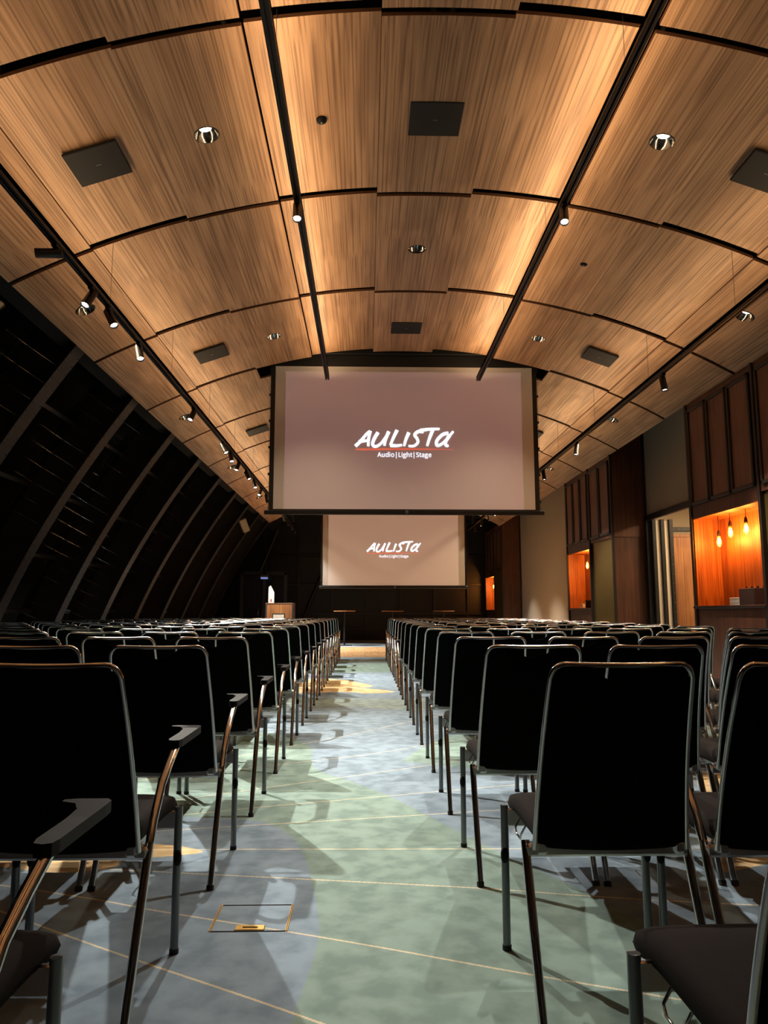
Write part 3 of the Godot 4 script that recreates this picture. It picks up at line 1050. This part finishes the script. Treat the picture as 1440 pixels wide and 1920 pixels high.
	bar_cabinet("dark wood bar cabinet with lit niche between doorway and cream wall", 13.42, 14.8, 16.5, [[15.62, 2.05, "farthest of three"], [15.3, 2.09, "middle of three"], [15.0, 2.09, "nearest the brass panel"]], "niche between doorway and cream wall")
	bar_cabinet("dark wood bar cabinet with lit niche near the far end", 24.6, 26.1, 28.0, [[27.3, 2.0, "farthest of three"], [27.0, 2.09, "middle of three"], [26.6, 2.09, "nearest the brass panel"]], "niche near the far end")
	for it in [[9.1, 9.42, "beside the crate in the niche by the doorway"], [15.9, 16.1, "in the niche between doorway and cream wall"]]:
		var nk := thing("napkin_stack", "stack of pale paper napkins " + it[2], "napkins", P(4.72, 1.135, (it[0] + it[1]) / 2.0), 0.0, "napkin stacks in the bar niches")
		for k in 5:
			st = mb()
			rbox(st, Vector3(-0.09 + rng.randf() * 0.006, k * 0.02, -(it[1] - it[0]) / 2.0), Vector3(0.09, k * 0.02 + 0.018, (it[1] - it[0]) / 2.0 - rng.randf() * 0.008), 0.004)
			build(st, "napkin_pile", M.paper, nk)
	var cr := thing("wooden_crate", "dark wooden crate with bottles standing in the niche by the doorway", "crate", P(4.70, 1.135, 8.86))
	st = mb()
	for s in [-1.0, 1.0]:
		rbox(st, Vector3(-0.13, 0, s * 0.17 - 0.008), Vector3(0.13, 0.2, s * 0.17 + 0.008), 0.003)
		rbox(st, Vector3(s * 0.13 - 0.008, 0, -0.17), Vector3(s * 0.13 + 0.008, 0.2, 0.17), 0.003)
	rbox(st, Vector3(-0.13, 0, -0.17), Vector3(0.13, 0.015, 0.17), 0.003)
	build(st, "box", M.crate, cr)
	for k in 5:
		st = mb()
		lathe(st, [Vector2(0.0, 0.02), Vector2(0.03, 0.02), Vector2(0.03, 0.17), Vector2(0.012, 0.2), Vector2(0.012, 0.225), Vector2(0.0, 0.226)], Transform3D(Basis.IDENTITY, Vector3(-0.06 + 0.11 * (k % 2), 0.0, -0.13 + 0.065 * k)), 10)
		build(st, "bottle", M.plastic, cr)
	var bx := thing("black_box", "small black dispenser on the counter between doorway and cream wall", "dispenser", P(4.66, 1.135, 15.55))
	st = mb()
	rbox(st, Vector3(-0.06, 0, -0.06), Vector3(0.06, 0.17, 0.06), 0.01)
	build(st, "body", M.plastic, bx)
	st = mb()
	tube(st, [Vector3(-0.06, 0.12, 0), Vector3(-0.1, 0.12, 0), Vector3(-0.1, 0.09, 0)], 0.008, 8)
	build(st, "spout", M.chrome, bx)

	# ---- left side: arched girders with glazing between
	var wl := structure("wall_left", "dark arched steel girders with night glazing between them")
	var rib := func(s: float) -> Vector2:          # s 0 floor .. 1 top
		var y := lerpf(0.0, 4.5, s)
		return Vector2(-5.55 + 0.30 * y + 0.052 * y * y, y)
	var N := 22
	for k in 13:
		var f := -0.1 + ROW_LEN * k + (ROW0 - ROW_LEN * 2.0)
		st = mb()
		for i in N:
			var a: Vector2 = rib.call(float(i) / N)
			var b: Vector2 = rib.call(float(i + 1) / N)
			var nn := (b - a).orthogonal().normalized()
			if nn.x > 0: nn = -nn
			# inner flange
			for q in [[0.0, 0.025, -0.13, 0.13], [0.60, 0.62, -0.1, 0.1]]:
				var v := []
				for cc in [[a, q[0], q[2]], [a, q[0], q[3]], [a, q[1], q[3]], [a, q[1], q[2]], [b, q[0], q[2]], [b, q[0], q[3]], [b, q[1], q[3]], [b, q[1], q[2]]]:
					v.append(P(cc[0].x + nn.x * cc[1], cc[0].y + nn.y * cc[1], f + cc[2]))
				var mid: Vector3 = (v[0] + v[6]) / 2.0
				for w in [[0, 1, 5, 4], [1, 2, 6, 5], [2, 3, 7, 6], [3, 0, 4, 7]]:
					quad(st, v[w[0]], v[w[1]], v[w[2]], v[w[3]], mid)
		var ro := build(st, "girder", M.rib_paint, wl)
		st = mb()
		for i in N:
			var a: Vector2 = rib.call(float(i) / N)
			var b: Vector2 = rib.call(float(i + 1) / N)
			var nn := (b - a).orthogonal().normalized()
			if nn.x > 0: nn = -nn
			for ff in [-0.008, 0.008]:
				quad(st, P(a.x + nn.x * 0.02, a.y + nn.y * 0.02, f + ff), P(b.x + nn.x * 0.02, b.y + nn.y * 0.02, f + ff), P(b.x + nn.x * 0.60, b.y + nn.y * 0.60, f + ff), P(a.x + nn.x * 0.60, a.y + nn.y * 0.60, f + ff), P(a.x, a.y, f))
		build(st, "web", M.rib_paint, ro)
		st = mb()
		for i in 46:
			var a: Vector2 = rib.call((i + 0.5) / 46.0)
			for ff in [-0.1, 0.1]:
				rbox(st, P(a.x - 0.004, a.y - 0.006, f + ff + 0.006), P(a.x + 0.010, a.y + 0.006, f + ff - 0.006), 0.003)
		var rr := build(st, "rivets", M.rib_paint, ro)
		rr.set_meta("kind", "stuff")
		if k == 12: continue
		# glazing bay to the next girder: panes and transoms
		for j in 5:
			var s0 := j / 5.0
			var s1 := (j + 1) / 5.0
			st = mb()
			for i in 4:
				var a: Vector2 = rib.call(lerpf(s0, s1, i / 4.0))
				var b: Vector2 = rib.call(lerpf(s0, s1, (i + 1) / 4.0))
				var nn := Vector2(-0.94, 0.34) * 0.52
				quad(st, P(a.x + nn.x, a.y + nn.y, f + 0.06), P(b.x + nn.x, b.y + nn.y, f + 0.06), P(b.x + nn.x, b.y + nn.y, f + ROW_LEN - 0.06), P(a.x + nn.x, a.y + nn.y, f + ROW_LEN - 0.06), P(9, 2, f))
			build(st, "pane", M.pane, wl)
			var c: Vector2 = rib.call(s1)
			var d: Vector2 = rib.call(s1 - 0.02)
			var dv := (c - d).normalized()
			st = mb()
			rbox(st, Vector3(-0.04, -0.03, -ROW_LEN / 2.0 + 0.06), Vector3(0.06, 0.03, ROW_LEN / 2.0 - 0.06), 0.005, Transform3D(Basis(Vector3(0, 0, 1), dv.angle() - PI / 2), P(c.x - 0.49, c.y + 0.177, f + ROW_LEN / 2.0)))
			build(st, "transom", M.end_frame, wl)
	st = mb()
	for i in N:
		var a: Vector2 = rib.call(float(i) / N)
		var b: Vector2 = rib.call(float(i + 1) / N)
		quad(st, P(a.x - 0.9, a.y + 0.2, -3.2), P(b.x - 0.9, b.y + 0.2, -3.2), P(b.x - 0.9, b.y + 0.2, 29.0), P(a.x - 0.9, a.y + 0.2, 29.0), P(9, 2, 10))
	build(st, "outer_skin", M.void, wl)

	# ---- end walls
	var wb := structure("wall_back", "dark wall behind the seating")
	st = mb()
	fbox(st, -6.6, 5.4, 0, 5.8, -3.4, -3.2, 0.002)
	build(st, "plaster", mat("back_plaster", Color(0.25, 0.22, 0.19), 0.8), wb)
	var we2 := structure("wall_end", "black glazed end wall behind the far screen")
	st = mb()
	fbox(st, -7.0, 5.6, 0, 5.8, 28.6, 28.9, 0.002)
	build(st, "dark_glazing", M.end_dark, we2)
	for k in 8:
		st = mb()
		var x := -5.2 + k * 1.3
		fbox(st, x - 0.05, x + 0.05, 0, 5.4, 28.5, 28.62, 0.005)
		build(st, "mullion", M.end_frame, we2)
	for y in [0.42, 1.0, 2.1, 3.2]:
		st = mb()
		fbox(st, -5.4, 4.4, y - 0.04, y + 0.04, 28.48, 28.62, 0.005)
		build(st, "transom", M.end_frame, we2)
	for k in 2:
		st = mb()
		var xa := -5.0 + k * 2.4
		tube(st, [P(xa, 0.3, 28.4), P(xa + 1.6, 4.2, 28.4)], 0.06, 6)
		build(st, "brace", M.end_frame, we2)

	# ---- screens
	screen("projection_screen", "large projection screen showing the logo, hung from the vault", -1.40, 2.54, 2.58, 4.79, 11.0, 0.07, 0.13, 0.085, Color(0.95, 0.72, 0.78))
	screen("projection_screen", "smaller looking projection screen by the bar tables showing the logo", -1.245, 2.79, 1.80, 3.99, 21.0, 0.04, 0.09, 0.17, Color(1.0, 0.80, 0.70))  # stronger warm emission also stands in for track spots lighting this cloth

	# ---- light tracks with uplight strips
	track("light_track", "black inner light track over the window side chairs ending before the screen", -0.597, 4.53, -1.8, 10.78, 0.42)
	track("light_track", "black inner light track over the bar side chairs ending before the screen", 1.677, 4.53, -1.8, 10.78, 0.42)
	track("light_track", "long black light track hung beside the arched girders", -2.35, 3.82, -1.8, 24.7, 0.30)
	track("light_track", "long black light track hung beside the bar cabinets", 3.43, 3.82, -1.8, 24.9, 0.30)
	spot("unlit black cylinder spotlight turned to the girders", -2.35, 3.82, 5.34, Vector3(-0.9, -0.1, 0.2), 0.0, 30.0, false)
	var li := 0
	for f in [6.08, 6.5, 7.4, 9.84, 11.9, 12.6, 13.4, 14.3, 15.3, 16.3, 17.2, 20.8, 21.9, 23.0, 24.0]:
		spot("lit black cylinder spotlight, %s along the girder side track" % ORD[li], -2.35, 3.82, f, Vector3(0.15, -1.0, -0.45) if li == 10 else [Vector3(-0.25, -1.0, 0.55), Vector3(0.55, -1.0, 0.3), Vector3(0.3, -1.0, 0.45)][li % 3] if li < 11 else Vector3(0.3, -1.0, 0.1), (31.0 if li in [1, 3, 5, 7, 9] else 18.0 if li == 10 else 3.5) if li < 11 else 20.0, 42.0 if li < 11 else 34.0)
		li += 1
	li = 0
	for f in [8.25, 11.8, 14.1, 19.5, 20.6, 21.9, 23.4]:
		spot("lit black cylinder spotlight, %s along the bar side track" % ORD[li], 3.43, 3.82, f, Vector3(-0.15 if li % 2 else 0.1, -1.0, 0.15), 9.0 if li < 3 else 18.0, 42.0 if li < 3 else 34.0)
		li += 1
	spot("lit black cylinder spotlight on the inner window side track", -0.597, 4.53, 5.9, Vector3(0.05, -1.0, 0.45), 12.0, 40.0)
	spot("lit black cylinder spotlight on the inner bar side track", 1.677, 4.53, 5.9, Vector3(-0.1, -1.0, 0.45), 12.0, 40.0)

	# ---- downlights, speakers, sensors in the vault
	var side_name := {-1: "girder side", 1: "bar side"}
	for s in [-1, 1]:
		for q in [[1.81, 5.42, "before the inner track spotlight"], [1.81, 9.72, "just before the big screen"]]:
			downlight("chrome recessed downlight beside the square speaker, %s, %s" % [side_name[s], q[2]], ARC_X + s * q[0], q[1], 4.0)
		for q in [[7.48, "first"], [11.78, "second"], [15.95, "third"], [20.2, "fourth"]]:
			downlight("chrome recessed downlight outside the long track, %s, %s of its row" % [side_name[s], q[1]], ARC_X + s * 3.49, q[0], 4.0)
		for q in [[5.42, "first"], [9.72, "second"], [14.0, "third"], [18.3, "fourth"]]:
			ceiling_plate("square black ceiling speaker, %s, %s of its row" % [side_name[s], q[1]], ARC_X + s * 2.65, q[0])
	downlight("chrome recessed downlight in the middle panel of the vault", ARC_X, 7.6, 4.0)
	ceiling_plate("square black ceiling speaker in the middle panel, away from the screen", ARC_X, 5.45)
	ceiling_plate("square black ceiling speaker in the middle panel, next to the screen", ARC_X, 9.85)
	for q in [[-0.37, 5.45, "between the inner track and the middle panel"], [2.34, 7.53, "between the bar side tracks"]]:
		var sp := thing("sprinkler_head", "small dark round sensor in the ceiling " + q[2], "sensor", Vector3.ZERO, 0.0, "round sensors in the ceiling")
		sp.transform = vault_at(q[0], q[1], -0.01)
		st = mb()
		lathe(st, [Vector2(0.0, -0.028), Vector2(0.026, -0.026), Vector2(0.04, -0.016), Vector2(0.042, 0.004)], Transform3D.IDENTITY, 18)
		build(st, "cover", M.plastic, sp)
		st = mb()
		lathe(st, [Vector2(0.0, -0.034), Vector2(0.009, -0.032), Vector2(0.01, -0.026)], Transform3D.IDENTITY, 10)
		build(st, "lens", M.grey_metal, sp)

	# ---- front of the hall: lectern, tables, banner, door
	var lc := thing("lectern", "wooden lectern with grey edges and a small framed sign", "lectern", P(-2.12, 0, 18.3))
	st = mb()
	uvbox2(st, -0.30, 0.30, 0.02, 1.24, 0.0, 0.03)
	build(st, "front_panel", M.lectern_wood, lc)
	st = mb()
	for s in [-1.0, 1.0]:
		rbox(st, Vector3(s * 0.32 - 0.02, 0, -0.45), Vector3(s * 0.32 + 0.02, 1.27, 0.03), 0.004)
	build(st, "side_panel", M.grey_metal, lc)
	st = mb()
	rbox(st, Vector3(-0.34, 1.24, -0.45), Vector3(0.34, 1.275, 0.035), 0.005)
	build(st, "top", M.wood_edge, lc)
	st = mb()
	rbox(st, Vector3(-0.17, 0.80, 0.03), Vector3(0.14, 1.02, 0.045), 0.004)
	var fr := build(st, "sign_frame", M.black, lc)
	st = mb()
	rbox(st, Vector3(-0.145, 0.825, 0.044), Vector3(0.115, 0.995, 0.047), 0.001)
	build(st, "sign_sheet", M.paper, fr)
	var li2 := 0
	for x in [-0.70, 0.84, 2.48]:
		var tb := thing("bar_table", "tall round bar table with wooden top, %s" % ["beside the lectern end of the aisle", "behind the middle of the far screen", "beside the far bar cabinet"][li2], "table", P(x, 0, 24.0), 0.0, "tall bar tables")
		li2 += 1
		st = mb()
		lathe(st, [Vector2(0.0, 1.07), Vector2(0.34, 1.07), Vector2(0.35, 1.075), Vector2(0.35, 1.095), Vector2(0.34, 1.1), Vector2(0.0, 1.1)], Transform3D.IDENTITY, 32, false)
		build(st, "table_top", M.lectern_wood, tb)
		st = mb()
		lathe(st, [Vector2(0.03, 0.02), Vector2(0.03, 1.07)], Transform3D.IDENTITY, 14)
		build(st, "column", M.black, tb)
		st = mb()
		lathe(st, [Vector2(0.0, 0.0), Vector2(0.25, 0.0), Vector2(0.25, 0.012), Vector2(0.04, 0.03), Vector2(0.0, 0.03)], Transform3D.IDENTITY, 24)
		build(st, "base", M.black, tb)
	var bn := thing("white_banner", "narrow white banner with a red mark standing behind the lectern", "banner", P(-2.42, 0, 18.9))
	st = mb()
	slab(st, [Vector2(-0.07, 0), Vector2(0.09, 0), Vector2(0.09, -1.55), Vector2(0.0, -1.72), Vector2(-0.05, -1.68)], -0.01, 0.01, Transform3D(Basis(Vector3.RIGHT, PI / 2), Vector3.ZERO))
	build(st, "cloth", M.banner, bn)
	st = mb()
	rbox(st, Vector3(0.0, 1.31, 0.010), Vector3(0.03, 1.38, 0.013), 0.001)
	build(st, "red_mark", M.red, bn)
	st = mb()
	rbox(st, Vector3(-0.15, 0, -0.15), Vector3(0.17, 0.02, 0.15), 0.004)
	build(st, "foot", M.black, bn)
	var dr := thing("glazed_double_door", "dark glazed double door beyond the lectern", "door", P(-3.45, 0, 25.2))
	st = mb()
	for x in [-0.75, 0.0, 0.72]:
		rbox(st, Vector3(x - 0.05, 0, -0.05), Vector3(x + 0.05, 2.4, 0.05), 0.005)
	rbox(st, Vector3(-0.8, 2.3, -0.05), Vector3(0.77, 2.42, 0.05), 0.005)
	build(st, "frame", M.end_frame, dr)
	for x in [-0.375, 0.36]:
		st = mb()
		rbox(st, Vector3(x - 0.31, 0.05, -0.012), Vector3(x + 0.31, 2.28, 0.012), 0.003)
		var lf := build(st, "glass_leaf", mat("door_glass", Color(0.10, 0.105, 0.115), 0.15), dr)
		st = mb()
		tube(st, [Vector3(x + 0.2, 0.95, 0.02), Vector3(x + 0.2, 0.95, 0.06), Vector3(x + 0.2, 1.2, 0.06), Vector3(x + 0.2, 1.2, 0.02)], 0.012, 8)
		build(st, "handle", M.chrome, lf)
	var ex := thing("exit_sign", "small bluish lit emergency sign above the glazed door", "sign", P(-3.42, 2.18, 24.9))
	st = mb()
	rbox(st, Vector3(-0.12, 0.03, -0.05), Vector3(0.14, 0.12, 0.03), 0.01)
	build(st, "sign_housing", M.grey_metal, ex)
	st = mb()
	rbox(st, Vector3(-0.11, -0.03, -0.04), Vector3(0.12, 0.03, 0.02), 0.006)
	build(st, "sign_glow", M.exit_sign_glow, ex)
	var ws := thing("wall_loudspeaker", "beige box loudspeaker high on the last girder", "speaker", P(-3.85, 3.76, 23.2))
	ws.rotation = Vector3(0.35, 0.5, 0.5)
	st = mb()
	rbox(st, Vector3(-0.11, -0.22, -0.1), Vector3(0.11, 0.22, 0.1), 0.015)
	build(st, "body", M.beige_box, ws)
	st = mb()
	rbox(st, Vector3(-0.02, -0.02, -0.25), Vector3(0.02, 0.02, -0.09), 0.004)
	build(st, "bracket", M.black, ws)

	# ---- floor box in the aisle
	var fb := thing("floor_box", "carpeted floor socket box with brass edge strips in the aisle", "floor box", P(-0.39, 0, 2.745))
	st = mb()
	for s in [-1.0, 1.0]:
		rbox(st, Vector3(s * 0.127 - 0.004, 0.0, -0.113), Vector3(s * 0.127 - 0.001, 0.004, 0.113), 0.001)
		rbox(st, Vector3(s * 0.127 + 0.001, 0.0, -0.113), Vector3(s * 0.127 + 0.004, 0.004, 0.113), 0.001)
	build(st, "brass_strip", M.bright_brass, fb)
	st = mb()
	rbox(st, Vector3(-0.125, 0.0, 0.108), Vector3(0.125, 0.0025, 0.113), 0.001)
	rbox(st, Vector3(-0.125, 0.0, -0.113), Vector3(0.125, 0.0025, -0.110), 0.001)
	build(st, "lid_gap", M.black, fb)
	st = mb()
	rbox(st, Vector3(-0.045, 0.0, 0.072), Vector3(0.052, 0.006, 0.110), 0.002)
	var hd := build(st, "handle_plate", M.bright_brass, fb)
	st = mb()
	rbox(st, Vector3(-0.02, 0.0055, 0.088), Vector3(0.03, 0.009, 0.096), 0.002)
	build(st, "finger_pull", M.brass, hd)

	# ---- seating: one chair of each kind, then copies row by row
	var plain := make_chair(false)
	var armed := make_chair(true)
	for blk in 2:
		var ncol := 9 if blk == 0 else 6
		for r in 16:
			for c in ncol:
				var has_arm := c % 2 == (0 if blk == 0 or r >= 9 else 1)
				var o: Node3D = (armed if has_arm else plain).duplicate()
				o.name = numbered("conference_chair")
				add_child(o)
				var x := (-0.595 - 0.225 - 0.495 * c) if blk == 0 else (0.445 + 0.225 + 0.495 * c)
				if r == 0: x += 0.04 if blk == 0 else 0.045
				o.position = P(x + rng.randf_range(-0.002, 0.002), 0, 0.95 + 1.032 * r + rng.randf_range(-0.01, 0.01))
				o.rotation.y = rng.randf_range(-0.004, 0.004)
				var row: String = ORD[15 - r]
				tag(o, "black %s chair, %s from aisle, %s row from lectern, %s block" % ["armed" if has_arm else "armless", ORD[c], row, "girder side" if blk == 0 else "bar side"], "chair", "rows of black conference chairs")
	plain.free()
	armed.free()

func uvbox2(st: SurfaceTool, x0: float, x1: float, y0: float, y1: float, z0: float, z1: float) -> void:
	uvbox(st, x0, x1, y0, y1, -z1, -z0)
